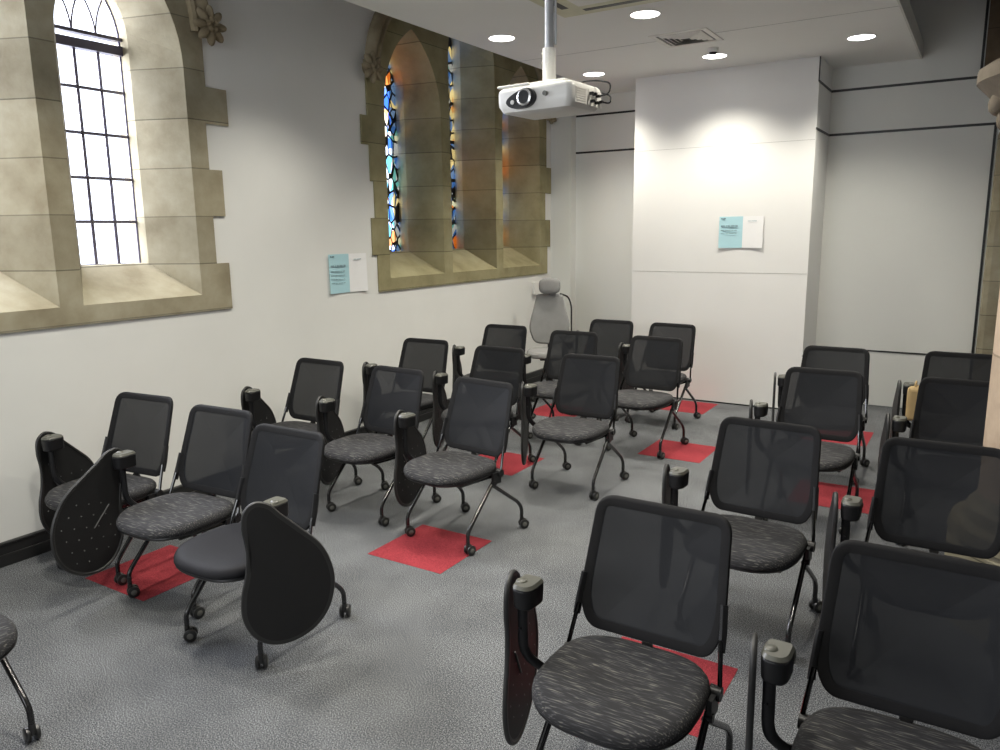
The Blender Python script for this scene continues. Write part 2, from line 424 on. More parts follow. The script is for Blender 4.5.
b = B(); box(b, XR, XR+.15, YF, YB, 0, ZC); obj('wall_right', b, M['wall'], kind='structure')
b = B(); box(b, -.02, XR, YF-.15, YF, 0, ZC); obj('wall_front', b, M['wall'], kind='structure')
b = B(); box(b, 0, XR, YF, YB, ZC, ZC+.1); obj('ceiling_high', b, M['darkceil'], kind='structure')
# black moulded skirting on the left wall
b = B()
box(b, 0, .022, YF, 8.17, 0, .13); box(b, 0, .034, YF, 8.17, .0, .065); box(b, 0, .028, YF, 8.17, .115, .128)
obj('baseboard_left', b, M['baseboard'], kind='structure', bevel=.004)

# dropped ceiling slab (bottom at 3.24) with its right edge
b = B(); box(b, .69, 3.73, YF+.3, YB, SL, SL+.13)
b2 = b; sl = obj('ceiling', b, M['ceil'], kind='structure')
b = B(); box(b, 3.73, 3.745, YF+.3, YB, SL-.003, SL+.14); obj('trim_%d' % k, b, M['slab_edge'], kind='structure'); k += 1
b = B(); box(b, .69, 3.73, 6.278, 6.283, SL-.0015, SL+.001); obj('trim_%d' % k, b, bpy.data.materials['seam_grey'], kind='structure'); k += 1

# ------------------------------------------------------------------ right side arcade
b = B()
def arc(y0, y1, zs, n=12): return [(p[0], p[1]) for p in arch_top(y0, y1, zs, n)]
face = [(YF, ZC), (YF, 2.56), (-1.5, 2.56)]
left_arch = arch_top(-1.5, 3.65, 2.405, 14, r=3.0)[::-1]
right_arch = arch_top(4.33, 8.1, 2.405, 14, r=2.3)[::-1]
poly = [(YF, ZC), (YF, 2.405)]+left_arch+right_arch+[(YB, 2.405), (YB, ZC)]
poly_holes(b, poly, [], lambda y, z: (4.55, y, z)); poly_holes(b, poly, [], lambda y, z: (5.05, y, z))
strip(b, [(4.55, y, z) for y, z in poly], [(5.05, y, z) for y, z in poly])
obj('wall_arcade', b, M['carved'], kind='structure')
pier = empty('stone_pier', (4.777, 3.99, 0), label='pale pink sandstone pier with carved capital at the right edge of the room', cat='pillar')
b = B(); lathe(b, [(.335, .55), (.33, .60), (.33, 1.98)], 32); obj('shaft', b, M['stonepink'], pier, smooth=True)
b = B(); lathe(b, [(.47, 0), (.47, .36), (.44, .39)], 8, ang=R(22.5)); lathe(b, [(.44, .39), (.43, .44), (.38, .46), (.37, .51), (.345, .53), (.33, .58)], 32)
obj('plinth', b, M['stone'], pier)
b = B(); lathe(b, [(.33, 1.95), (.355, 1.97), (.355, 2.0), (.33, 2.02), (.335, 2.10), (.39, 2.22), (.46, 2.30), (.49, 2.33), (.49, 2.38), (.46, 2.40)], 32)
for kk in range(24):
    a = 2*PI*kk/24
    for rr, zz, s in ((.355, 2.12, .035), (.375, 2.18, .04), (.41, 2.25, .042), (.385, 2.215, .03)):
        aa = a+(.2 if zz > 2.2 else 0)
        mt = Matrix.Translation((rr*math.cos(aa), rr*math.sin(aa), zz)) @ Matrix.Rotation(aa, 4, 'Z') @ Matrix.Diagonal((.8, .9, 1.1, 1))
        bmesh.ops.create_icosphere(b, subdivisions=2, radius=s, matrix=mt)
obj('capital', b, M['darkcarved'], pier, smooth=True)
b = B(); box(b, 4.385, 5.1, 8.12, YB, 0, 2.56); resp = obj('wall_respond', b, M['stone'], kind='structure', bevel=.05)
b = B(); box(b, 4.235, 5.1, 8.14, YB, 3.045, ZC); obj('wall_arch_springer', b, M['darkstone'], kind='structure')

# ------------------------------------------------------------------ carpet tiles
for x, y, lb in ((1.62, 3.0, 'red carpet tile under the front casters of the middle chair, second row'),
                 (2.18, 5.55, 'red carpet tile in the open floor beside the fourth row chair'),
                 (1.72, 7.1, 'red carpet tile at the foot of the white projecting wall'),
                 (.55, 2.02, 'red carpet tile under the front row chairs near the left window'),
                 (3.18, 2.4, 'red carpet tile under the rear of the large foreground chair'),
                 (1.10, 4.58, 'red carpet tile between the second and third rows, left block'),
                 (.70, 6.30, 'red carpet tile below the chair in front of the grey office chair'),
                 (3.20, 6.65, 'red carpet tile below the farthest chair of the middle right column'),
                 (3.42, 5.03, 'red carpet tile behind the right block chair with streaked seat')):
    b = B(); box(b, -.25, .25, -.25, .25, 0, .0015)
    tag(obj('carpet_tile', b, M['red'], loc=(x+.25, y+.25, 0)), lb, 'carpet tile', 'red carpet tiles')

# ------------------------------------------------------------------ chair
def back_pt(x, z, off=0.0):
    y = .045+(z-.465)*.31+.028*(1-(x/.225)**2)
    return Vector((x, y+off, z))
OUT = round_poly([(-.198, .468), (-.241, .56), (-.222, .884), (.222, .884), (.241, .56), (.198, .468)], [.045, .09, .055, .055, .09, .045], 6)
def inset(o, d):
    res = []; n = len(o)
    for i in range(n):
        t = (o[(i+1) % n]-o[i-1]).normalized(); nn = Vector((t.y, -t.x)) if True else t
        c = Vector((0, .68))
        if nn.dot(c-o[i]) < 0: nn = -nn
        res.append(o[i]+nn*d)
    return res
INN = inset(OUT, .032)
def frame_bm():
    b = B(); loops = []
    pr = [(0, .006), (.003, .001), (.010, -.001), (.032, .002), (.032, .012), (.012, .018), (0, .013)]
    for d, off in pr:
        o = inset(OUT, d) if d else OUT
        loops.append([b.verts.new(back_pt(p.x, p.y, off)) for p in o])
    n = len(OUT)
    for A, C in zip(loops, loops[1:]+loops[:1]):
        for i in range(n): b.faces.new((A[i], A[(i+1) % n], C[(i+1) % n], C[i]))
    return b
def panel_bm():
    b = B(); c = Vector((0, .69)); rings = []
    for s in (1.0, .85, .7, .5, .3, .12):
        rings.append([b.verts.new(back_pt(*(c+(p-c)*s), .003)) for p in INN])
    n = len(INN)
    for A, C in zip(rings, rings[1:]):
        for i in range(n): b.faces.new((A[i], A[(i+1) % n], C[(i+1) % n], C[i]))
    b.faces.new(rings[-1]); return b
def super_e(a, bx, n, k, N_=40):
    t = 2*PI*k/N_; c, s = math.cos(t), math.sin(t)
    return (a*abs(c)**(2/n)*(1 if c >= 0 else -1), bx*abs(s)**(2/n)*(1 if s >= 0 else -1))
SY = -.140
def seat_ring(sc, z, b, dy=0):
    r = []
    for k in range(40):
        x, y = super_e(.242, .235, 3.0, k)
        x *= 1-.10*max(0, -y/.235)**2*0.6
        zz = z-(.020*max(0, (-y*sc/.235))**3 if z > .42 else .012*max(0, (-y*sc/.235))**3)
        if z > .44: zz -= .006*(1-abs(x*sc/.242)**2)
        r.append(b.verts.new((x*sc, SY+y*sc+dy, zz)))
    return r
def rings_fill(b, rs):
    n = len(rs[0])
    for A, C in zip(rs, rs[1:]):
        for i in range(n): b.faces.new((A[i], A[(i+1) % n], C[(i+1) % n], C[i]))
    b.faces.new(rs[0]); b.faces.new(rs[-1])
def seat_bm():
    b = B(); rings_fill(b, [seat_ring(s, z, b) for s, z in ((.2, .463), (.5, .464), (.8, .464), (.90, .461), (.96, .454), (.995, .441), (1.0, .428), (.985, .416), (.95, .410))]); return b
def pan_bm():
    b = B(); rings_fill(b, [seat_ring(s, z, b) for s, z in ((.975, .415), (.985, .408), (.96, .400), (.8, .392), (.4, .388))]); return b
def leg_bm(sx, fr):
    b = B(); x = sx*.230
    if fr: pts = [(x, .012, .405), (x, -.240, .150), (x, -.262, .120), (x, -.262, .062)]; tube(b, pts, .011, 12, .045)
    else: pts = [(x*.985, -.045, .345), (x, .195, .175), (x, .235, .125), (x, .235, .062)]; tube(b, pts, .011, 12, .045)
    return b
def caster_bm(sx, fr, sw=0.0):
    b = B(); c = Vector((sx*.230, -.262 if fr else .235, 0))
    Rm = Matrix.Translation(c) @ Matrix.Rotation(sw, 4, 'Z')
    def P(x, y, z): return Rm @ Vector((x, y, z))
    for s in (-1, 1):
        cyl(b, P(s*.007, .012, .028), P(s*.010, .012, .028), .024, .028, 20)
        cyl(b, P(s*.010, .012, .028), P(s*.020, .012, .028), .028, .028, 20)
        cyl(b, P(s*.020, .012, .028), P(s*.024, .012, .028), .028, .022, 20)
        cyl(b, P(s*.024, .012, .028), P(s*.0255, .012, .028), .014, .012, 14, mi=1)
    cyl(b, P(0, .0, .030), P(0, 0, .070), .0125, .0115, 14)
    box(b, -.008, .008, -.008, .020, .026, .058, M4=Rm)
    return b
# tablet outline (p: sideways from the neck, z)
TAB = [(0, .745), (.055, .728), (.10, .68), (.17, .61), (.245, .53), (.285, .44), (.295, .35), (.27, .25), (.21, .175), (.12, .135), (.03, .14), (-.04, .19), (-.075, .27), (-.075, .36), (-.052, .46), (-.045, .55), (-.055, .64), (-.045, .71)]
def tablet_bm(flip, side):
    """plane y-z; neck pivot at origin; side=+1: dimpled underside on +x"""
    b = B(); s = -1 if flip else 1
    o = [Vector((p.x*s, p.y-.69)) for p in closed_smooth(TAB, 5)]
    c = sum(o, Vector((0, 0)))/len(o); n = len(o)
    def ins(d):
        res = []
        for i in range(n):
            t = (o[(i+1) % n]-o[i-1]).normalized(); nn = Vector((t.y, -t.x))
            if (s > 0) == True: nn = nn
            else: nn = -nn
            res.append(o[i]+nn*d)
        return res
    # orientation test: shrinking must reduce the extent
    tst = ins(.01); ext = max(p.x for p in tst)-min(p.x for p in tst)
    sg = 1 if ext < max(p.x for p in o)-min(p.x for p in o) else -1
    prof = [(.020, -.009), (.004, -.008), (0, -.003), (0, .003), (.004, .008), (.012, .008), (.015, .004), (.020, .004)]
    loops = []
    for d, x in prof:
        q = ins(d*sg) if d else o
        loops.append([b.verts.new((x*side, p.x, p.y)) for p in q])
    for li, (A, C) in enumerate(zip(loops, loops[1:])):
        for i in range(n): b.faces.new((A[i], A[(i+1) % n], C[(i+1) % n], C[i])).material_index = 1
    f1 = b.faces.new(loops[0]); f2 = b.faces.new(loops[-1]); bmesh.ops.triangulate(b, faces=[f1, f2])
    # dimples and slot on the underside
    for i in range(5):
        for j in range(6):
            py = s*(-.03+i*.062+(j % 2)*.03); pz = -.49+j*.056
            inside = (py*s-.11)**2/.15**2+(pz+.345)**2/.165**2 < 1
            if inside: cyl(b, (side*.004, py, pz), (side*.0062, py, pz), .0035, .002, 8, mi=2)
    q = [(side*.0065, s*.02, -.22), (side*.0065, s*.085, -.33)]
    tube(b, q, .003, 6, 0, mi=2)
    return b
def make_chair(seat='seat', side=-1):
    """faces -Y; arm and tablet on side -1 (chair's right) or +1"""
    t = empty('tablet_chair')
    obj('seat', seat_bm(), M[seat], t, smooth=True)
    obj('seat_pan', pan_bm(), M['blk'], t, smooth=True)
    obj('back_frame', frame_bm(), M['blkframe'], t, smooth=True)
    obj('back_mesh', panel_bm(), M['mesh'], t, smooth=True)
    b = B()
    for x in (-.19, .19): tube(b, [(x*1.22, .03, .392), (x*1.12, -.05, .388), (x*.95, -.27, .386)], .011, 8, .03)
    tube(b, [(-.232, .012, .392), (.232, .012, .392)], .011, 8, 0); tube(b, [(-.18, -.22, .384), (.18, -.22, .384)], .010, 8, 0)
    box(b, -.15, .15, -.13, -.02, .366, .392)
    obj('seat_frame', b, M['tube'], t, smooth=True)
    for sx in (-1, 1):
        for fr in (True, False):
            lg = obj('leg', leg_bm(sx, fr), M['tube'], t, smooth=True)
            obj('caster', caster_bm(sx, fr, random.uniform(-.9, .9)), [M['wheel'], M['wheelgrey']], lg, smooth=True)
        b = B(); cyl(b, (sx*.222, .012, .402), (sx*.256, .012, .402), .024, .022, 16); cyl(b, (sx*.228, -.04, .352), (sx*.250, -.04, .352), .015, n=12)
        box(b, sx*.232, sx*.246, -.05, .02, .345, .41)
        obj('hinge', b, M['blk'], t, smooth=True)
        b = B(); tube(b, [(sx*.250, .012, .405), (sx*.244, .03, .46), (sx*.234, .062, .545)], .0075, 8, .03)
        obj('back_rod', b, M['rod'], t, smooth=True)
        b = B(); tube(b, [(sx*.238, .055, .51), (sx*.237, .075, .56), (sx*.230, .10, .64)], .013, 8, .02, flat=.7)
        obj('back_bracket', b, M['blk'], t, smooth=True)
    # small recline knob under the back
    b = B(); cyl(b, (0, .075, .462), (0, .088, .440), .018, .014, 12); obj('lumbar_clip', b, M['blk'], t, smooth=True)
    s = side; ay = -.19
    b = B(); tube(b, [(s*.225, -.10, .395), (s*.262, -.13, .40), (s*.298, ay, .47), (s*.300, ay, .66)], .013, 10, .06, flat=1.3)
    for z in (.56,): cyl(b, (s*.300, ay-.016, z), (s*.300, ay-.022, z), .005, n=8)
    obj('arm_support', b, M['blk'], t, smooth=True)
    b = B(); prof = round_poly([(-.045, -.045), (.045, -.045), (.045, .05), (-.045, .05)], [.04, .04, .02, .02], 5)
    lo = [b.verts.new((s*.285+p.x*.75, ay+p.y, .635)) for p in prof]; hi = [b.verts.new((s*.285+p.x*.8, ay+p.y*1.05, .70)) for p in prof]
    n = len(prof)
    for i in range(n): b.faces.new((lo[i], lo[(i+1) % n], hi[(i+1) % n], hi[i]))
    b.faces.new(lo[::-1]); b.faces.new(hi)
    blk = obj('arm_hinge', b, M['blk'], t, smooth=True, bevel=.006)
    b = B()
    lo = [b.verts.new((s*.285+p.x*.8, ay+p.y*1.05, .701)) for p in prof]; hi = [b.verts.new((s*.285+p.x*.66, ay+p.y*.9, .711)) for p in prof]
    for i in range(n): b.faces.new((lo[i], lo[(i+1) % n], hi[(i+1) % n], hi[i]))
    b.faces.new(lo[::-1]); b.faces.new(hi)
    mt = Matrix.Translation((s*.300, ay-.005, .711)) @ Matrix.Diagonal((1, 1, .35, 1)); bmesh.ops.create_uvsphere(b, u_segments=14, v_segments=8, radius=.018, matrix=mt)
    obj('cap', b, M['capgrey'], blk, smooth=True)
    tb = obj('writing_tablet', tablet_bm(False, -s), [M['blk_matt'], M['rim'], M['dots']], t, loc=(s*.342, ay, .672), smooth=True)
    return t
def kids(o): return [c for c in bpy.data.objects if c.parent == o]
def dup(o, parent=None):
    c = o.copy(); col.objects.link(c); c.parent = parent
    for ch in kids(o): dup(ch, c)
    return c
proto = make_chair()
TABF = {}
def tab_mesh(flip, side):
    if (flip, side) not in TABF:
        o = obj('writing_tablet', tablet_bm(flip, side), [M['blk_matt'], M['rim'], M['dots']], smooth=True)
        TABF[(flip, side)] = o.data; bpy.data.objects.remove(o)
    return TABF[(flip, side)]
left_proto = make_chair('leather', +1)
# x, y of the top middle of the backrest; rotation; tablet yaw, flip, swing; label
CH = [
 ('A1', 0.51, 2.47, 6, 0, 0, 0, 'black mesh-back chair nearest the wall in the front left row'),
 ('A2', 1.165, 2.46, 3, 0, 1, 12, 'black mesh-back chair in front left row, dimpled tablet hanging by its streaked seat'),
 ('B1', 0.52, 3.8, 0, 10, 0, 0, 'black tablet chair against the left wall in the second row, below the poster'),
 ('B2', 1.215, 3.8, -3, 18, 0, 0, 'black tablet chair in the middle of the second left row, wall seen through its mesh'),
 ('B3', 1.93, 3.72, -6, 13, 0, 0, 'black tablet chair with front casters on the large red tile, second row'),
 ('C1', 0.55, 4.97, 2, 15, 0, 0, 'black tablet chair against the left wall in the third row, under stained glass'),
 ('C2', 1.32, 4.88, -1, 20, 0, 0, 'black tablet chair in the middle of the third left row, mostly hidden'),
 ('C3', 2.1, 4.84, 0, 24, 0, 0, 'black tablet chair in open floor at the end of the third left row'),
 ('D1', 0.64, 6.08, 2, 20, 0, 0, 'black tablet chair near the wall in front of the grey office chair, fourth row'),
 ('D2', 1.41, 5.96, 2, 20, 0, 0, 'black tablet chair directly before the grey office chair, partly covering its armrest'),
 ('D3', 2.17, 5.94, -2, 24, 0, 0, 'black tablet chair at the aisle end of the fourth row, beside small red tile'),
 ('E1', 1.36, 6.88, 0, 20, 0, 0, 'black back-row chair between grey office chair and white projecting wall'),
 ('E2', 1.98, 6.86, -4, 0, 0, 0, 'black back-row chair nearest the white projecting wall, red tile at its feet'),
 ('R1', 3.58, 2.23, 0, 14, 0, 0, 'large foreground black chair with streaked seat in front of a red tile'),
 ('R2', 3.62, 3.5, -2, 14, 0, 0, 'black chair second from the front in the middle right column, seat fully visible'),
 ('R3', 3.6, 5.01, 0, 12, 0, 0, 'black chair third from the front in the middle right column'),
 ('R4', 3.52, 6.0, 0, 12, 0, 0, 'farthest black chair in the middle right column, against the white recess'),
 ('S1', 4.31, 2.22, 0, 12, 0, 0, 'large black chair cut off by the lower right corner of the photo'),
 ('S2', 4.31, 3.48, 0, 12, 0, 0, 'black chair in front of the stone pier base, cut by the right edge'),
 ('S3', 4.345, 5.02, 0, 10, 0, 0, 'black chair just behind the stone pier, second farthest of the right column'),
 ('S4', 4.31, 6.10, 0, 10, 0, 0, 'farthest black chair in the far right column, tan bag on its seat'),
 ('Z1', 1.25, 0.95, 90, 10, 0, 0, 'chair cut off by the lower left edge, only its seat corner and leg showing'),
]
first = True
for key, x, y, rz, yaw, flip, swing, lb in CH:
    o = proto if first else dup(proto)
    first = False
    a = R(rz)
    o.location = (x+math.sin(a)*.17, y-math.cos(a)*.17, .0015); o.rotation_euler = (0, 0, a)
    tag(o, lb, 'chair', 'black mesh-back tablet chairs')
    for c in kids(o):
        if c.name.startswith('writing_tablet'):
            c.data = tab_mesh(bool(flip), 1); c.rotation_euler = (R(-swing if flip else swing), 0, R(yaw))
left_proto.location = (1.785, 2.165, .0015); left_proto.rotation_euler = (0, 0, R(1))
tag(left_proto, 'black chair with plain leatherette seat, smooth kidney-shaped tablet hanging at its side', 'chair', 'black mesh-back tablet chairs')
for c in kids(left_proto):
    if c.name.startswith('writing_tablet'): c.data = tab_mesh(False, -1); c.rotation_euler = (0, 0, R(-32)); c.location = (.285, -.285, .680)

# ------------------------------------------------------------------ grey office chair
t = empty('office_chair', (.54, 7.13, 0), R(28), 'grey high-back office chair with headrest beside the left wall', 'chair')
def puff(name, cx, cy, cz, ax, ay, az, n, m, parent, tilt=0):
    b = B(); Nn, K = 28, 10; rs = []
    for j in range(K+1):
        ph = -PI/2+PI*j/K; c = abs(math.cos(ph))**.55; s = (abs(math.sin(ph))**.75)*(1 if math.sin(ph) >= 0 else -1)
        rr = []
        for k_ in range(Nn):
            x, z = super_e(ax*max(c, .02), az*max(c, .02), n, k_, Nn); rr.append((x, ay*s, z))
        rs.append(rr)
    mt = Matrix.Translation((cx, cy, cz)) @ Matrix.Rotation(tilt, 4, 'X')
    rv = [[b.verts.new(mt @ Vector(p)) for p in r_] for r_ in rs]
    rings_fill(b, rv); return obj(name, b, m, parent, smooth=True)
puff('headrest', 0, .185, 1.165, .115, .035, .085, 3.2, M['grey_fabric'], t, R(-6))
# tapered backrest
b = B(); prof = [(-.15, .56), (-.205, .66), (-.215, .76), (-.175, .92), (-.15, 1.02), (-.12, 1.075), (.12, 1.075), (.15, 1.02), (.175, .92), (.215, .76), (.205, .66), (.15, .56), (0, .54)]
o2 = closed_smooth(prof, 4)
def bp2(p, off, sc=1): 
    x = p.x*sc; z = .80+(p.y-.80)*sc; return (x, .12+(z-.56)*.13+.04*(1-(x/.2)**2)+off, z)
rv = [[b.verts.new(bp2(p, of, sc)) for p in o2] for sc, of in ((.3, -.02), (.7, -.02), (.93, -.014), (1, 0.01), (.95, .035), (.6, .045), (.3, .045))]
rings_fill(b, rv); obj('backrest', b, M['grey_fabric'], t, smooth=True)
b = B(); tube(b, [(0, .235, 1.0), (0, .235, 1.16)], .012, 8, 0); tube(b, [(.11, .22, 1.08), (.20, .24, 1.05), (.235, .23, .95), (.235, .20, .62), (.10, .16, .46)], .009, 8, .06)
tube(b, [(0, .20, .62), (0, .19, .50), (0, .05, .42)], .022, 8, .06)
obj('back_support', b, M['blk'], t, smooth=True)
b = B(); rv = []
for sc, z in ((.3, .515), (.8, .515), (.93, .51), (1, .49), (1, .465), (.92, .45), (.4, .445)):
    rv.append([b.verts.new((super_e(.24*sc, .23*sc, 2.8, k_)[0], super_e(.24*sc, .23*sc, 2.8, k_)[1]-.08, z)) for k_ in range(40)])
rings_fill(b, rv); obj('seat', b, M['grey_fabric'], t, smooth=True)
for s in (-1, 1):
    b = B(); tube(b, [(s*.18, -.02, .44), (s*.28, -.02, .45), (s*.29, 0, .66)], .014, 8, .05)
    tube(b, [(s*.29, -.16, .675), (s*.30, -.02, .685), (s*.29, .12, .675)], .028, 8, .05, flat=.55)
    obj('armrest', b, M['blk'], t, smooth=True)
b = B(); box(b, -.10, .10, -.16, .06, .41, .45); obj('mechanism', b, M['blk'], t, bevel=.01)
b = B(); cyl(b, (0, -.05, .08), (0, -.05, .42), .025); cyl(b, (0, -.05, .08), (0, -.05, .24), .036); obj('gas_stem', b, M['blk'], t, smooth=True)
b = B()
for k_ in range(5):
    a = 2*PI*k_/5+.3; tube(b, [(0, -.05, .115), (.15*math.cos(a), -.05+.15*math.sin(a), .10), (.29*math.cos(a), -.05+.29*math.sin(a), .072)], .019, 8, .04)
bs = obj('star_base', b, M['blk'], t, smooth=True)
for k_ in range(5):
    a = 2*PI*k_/5+.3; b = B(); cx, cy = .285*math.cos(a), -.05+.285*math.sin(a)
    for s in (-1, 1):
        dv = Vector((-math.sin(a), math.cos(a), 0))*s; c0 = Vector((cx, cy, .028)); cyl(b, c0+dv*.006, c0+dv*.024, .028, n=16)
    cyl(b, (cx, cy, .03), (cx, cy, .08), .009, n=10); obj('caster', b, M['wheel'], bs, smooth=True)

# tan bag on the far right chair
bg = empty('tote_bag', (4.065, 5.72, .468), 0, 'tan bag partly hidden on the farthest right chair seat', 'bag')
b = B(); box(b, -.045, .045, -.06, .06, .0, .235); obj('bag_body', b, M['tan'], bg, bevel=.03, seg=4)
b = B(); tube(b, [(0, -.04, .22), (0, -.035, .26), (0, .035, .26), (0, .04, .22)], .006, 8, .05); obj('handle', b, M['tan'], bg, smooth=True)

# ------------------------------------------------------------------ posters
def poster(loc, rz, label, w, h, extra):
    p = empty('poster', loc, rz, label, 'poster', 'teal and white notices')
    b = B(); nx = 12
    def yb(u): return -.002-.006*abs(2*u-1)**4
    for x0, x1, mi in ((0, .535, 1), (.535, 1, 0)):
        for i in range(nx):
            u0 = x0+(x1-x0)*i/nx; u1 = x0+(x1-x0)*(i+1)/nx
            vs = [b.verts.new(((u-.5)*w, yb(u)-(.006 if (z < 0) else 0)*(abs(2*u-1)**2), z)) for u, z in ((u0, -h/2), (u1, -h/2), (u1, h/2), (u0, h/2))]
            b.faces.new(vs).material_index = mi
    obj('sheet', b, [M['paper'], M['teal']], p)
    def bars(x, z, ws, hh):
        b = B(); last = None
        x1 = x+sum(ws)+.012*(len(ws)-1); pts = []
        for wd in ws:
            # one connected line of print: words joined by hairlines
            box(b, x*w, (x+wd)*w, -.0095, -.009, z*h-hh/2, z*h+hh/2); x += wd+.012
        obj('print_line', b, M['ink'], p)
    bars(-.46, .44, [.035, .06], .012); bars(-.46, .20, [.10, .03, .06, .09, .06], .014); bars(-.46, .06, [.08, .14, .05, .06], .007)
    for q in extra: bars(-.46, q, [.10, .06, .12, .05], .005)
    bars(.15, .35, [.07, .12], .005)
    return p
poster((.004, 4.68, 1.43), R(90), 'teal and white notice on the left wall beside the stained glass window', .44, .31, (-.04, -.14, -.24))
poster((2.36, 7.645, 1.71), 0, 'teal and white notice stuck on the white projecting wall', .42, .30, (-.04,))

# small wall box by the office chair
b = B(); box(b, 0, .04, -.05, .05, -.07, .07); tag(obj('wall_box', b, M['white_plastic'], loc=(0, 7.75, 1.1), bevel=.006), 'small white box on the left wall behind the office chair headrest', 'wall box')

# ------------------------------------------------------------------ ceiling things
DL = [(2.20, 5.47, 'white round downlight between cassette unit and square vent'), (1.01, 5.47, 'white round downlight nearest the stained glass, left of the projector pole'),
      (1.00, 7.19, 'white round downlight just right of the projector'), (2.21, 7.09, 'white round downlight washing the projecting wall, beside the sensor'),
      (3.39, 7.10, 'white round downlight near the right edge of the dropped ceiling'),
      (3.39, 5.47, ''), (3.39, 3.8, ''), (2.2, 3.4, ''), (1.01, 3.8, ''), (1.01, 2.0, ''), (2.2, 1.6, ''), (3.39, 1.6, '')]
SPOTS = []
for x, y, lb in DL:
    if lb:
        t = empty('downlight', (x, y, SL), 0, lb, 'ceiling light', 'recessed downlights')
        b = B(); lathe(b, [(.099, -.002), (.108, -.006), (.113, -.002), (.113, .01), (.099, .01)], 32)
        for f in list(b.faces):
            if len(f.verts) > 4: b.faces.remove(f)
        obj('trim_ring', b, M['white_plastic'], t, smooth=True)
        b = B(); bmesh.ops.create_circle(b, cap_ends=True, segments=32, radius=.100, matrix=Matrix.Translation((0, 0, -.003))); obj('diffuser', b, M['lamp'], t)
    ld = bpy.data.lights.new('downlight_lamp', 'SPOT'); ld.energy = 135; ld.spot_size = R(124); ld.spot_blend = .9; ld.shadow_soft_size = .09; ld.color = (1, .955, .84)
    if (x, y) == (1.01, 5.47): ld.spot_size = R(104)
    lo = bpy.data.objects.new('downlight_lamp', ld); col.objects.link(lo); lo.location = (x, y, SL-.03)
# square air vent
v = empty('air_vent', (2.22, 6.30, SL), 0, 'square white louvred air vent in the dropped ceiling', 'vent')
b = B()
for s in (-1, 1):
    box(b, -.23, .23, s*.21-.02, s*.21+.02, -.008, .004); box(b, s*.21-.02, s*.21+.02, -.19, .19, -.008, .004)
obj('vent_frame', b, M['ventwhite'], v)
b = B(); box(b, -.2, .2, -.2, .2, -.0015, .0); obj('vent_backing', b, M['capgrey'], v)
for r_ in (.17, .135, .10, .065):
    b = B()
    for k_ in range(4):
        mt = Matrix.Rotation(k_*PI/2, 4, 'Z')
        q = [mt @ Vector(p) for p in ((-r_, -r_, -.004), (r_, -r_, -.004), (r_-.029, -r_+.029, -.016), (-r_+.029, -r_+.029, -.016))]
        b.faces.new([b.verts.new(p) for p in q])
    obj('louvre', b, M['ventwhite'], v)
# motion sensor
s_ = empty('motion_sensor', (2.29, 6.78, SL), 0, 'small white ceiling sensor between vent and downlight', 'sensor')
b = B(); cyl(b, (0, 0, 0), (0, 0, -.035), .045, .04, 20); obj('sensor_body', b, M['white_plastic'], s_, smooth=True)
b = B(); cyl(b, (0, 0, -.035), (0, 0, -.05), .034, .026, 20); obj('sensor_lens', b, M['blk'], s_, smooth=True)
# air conditioning cassette
c_ = empty('air_conditioner', (2.20, 4.66, SL-.001), 0, 'cream ceiling cassette air conditioner at the top edge beside the projector pole', 'air conditioner')
b = B(); box(b, -.46, .46, -.46, .46, -.035, .0); obj('cassette_panel', b, M['cream'], c_, bevel=.015)
b = B(); box(b, -.24, .24, -.24, .24, -.040, -.034)
obj('intake_grille', b, M['ventwhite'], c_, bevel=.003)
b = B()
for k_ in range(4):
    mt = Matrix.Rotation(k_*PI/2, 4, 'Z'); box(b, -.25, .25, -.37, -.32, -.0365, -.0345, M4=mt)
obj('air_slots', b, M['black_trim'], c_)

# ------------------------------------------------------------------ projector
px, py, pz = 2.575, 3.34, 2.345
p = empty('projector', (px, py, pz), R(-4), 'white projector hanging from a ceiling pole, lens toward the room', 'projector')
b = B()
o3 = round_poly([(-.205, -.13), (.205, -.13), (.205, .145), (-.205, .145)], [.03, .03, .02, .02], 5)
def shell(sc, z): return [b.verts.new((q.x*sc, q.y*sc - (.02*(1-(q.x/.205)**2) if q.y < -.1 else 0), z)) for q in o3]
rings_fill(b, [shell(.70, -.060), shell(.90, -.050), shell(.99, -.022), shell(1, .0), shell(1, .035), shell(.985, .048), shell(.93, .058)])
obj('body', b, M['white_plastic'], p, smooth=True)
b = B()
def blob(pts, y, mi=0, th=.004):
    f = [b.verts.new((q.x, y, q.y)) for q in pts]; g = [b.verts.new((q.x, y+th, q.y)) for q in pts]; n = len(pts)
    for i in range(n): b.faces.new((f[i], f[(i+1) % n], g[(i+1) % n], g[i]))
    b.faces.new(f)
blob(closed_smooth([(-.135, -.014), (-.10, -.038), (-.03, -.040), (.01, -.024), (.024, .004), (.01, .032), (-.02, .045), (-.06, .038), (-.12, .012)], 4), -.152, th=.02)
obj('lens_surround', b, M['blk'], p)
b = B(); cyl(b, (-.028, -.135, .004), (-.028, -.165, .004), .040, .038, 28); cyl(b, (-.028, -.165, .004), (-.028, -.168, .004), .038, .030, 28, cap=False)
lr = obj('lens_ring', b, M['silver'], p, smooth=True)
b = B(); cyl(b, (-.028, -.150, .004), (-.028, -.1665, .004), .030, .029, 28); obj('lens', b, M['lens'], lr, smooth=True)
b = B(); cyl(b, (-.098, -.14, -.012), (-.098, -.157, -.012), .010, n=16); obj('sensor_window', b, M['white_plastic'], p, smooth=True)
b = B(); cyl(b, (.075, -.14, .012), (.075, -.1505, .012), .011, n=18); obj('round_badge', b, M['wheelgrey'], p, smooth=True)
b = B(); box(b, .204, .2065, -.10, .0, -.035, .035)
for i in range(7): box(b, .206, .209, -.095, -.005, -.032+i*.010, -.028+i*.010)
obj('side_grille', b, M['ventwhite'], p)
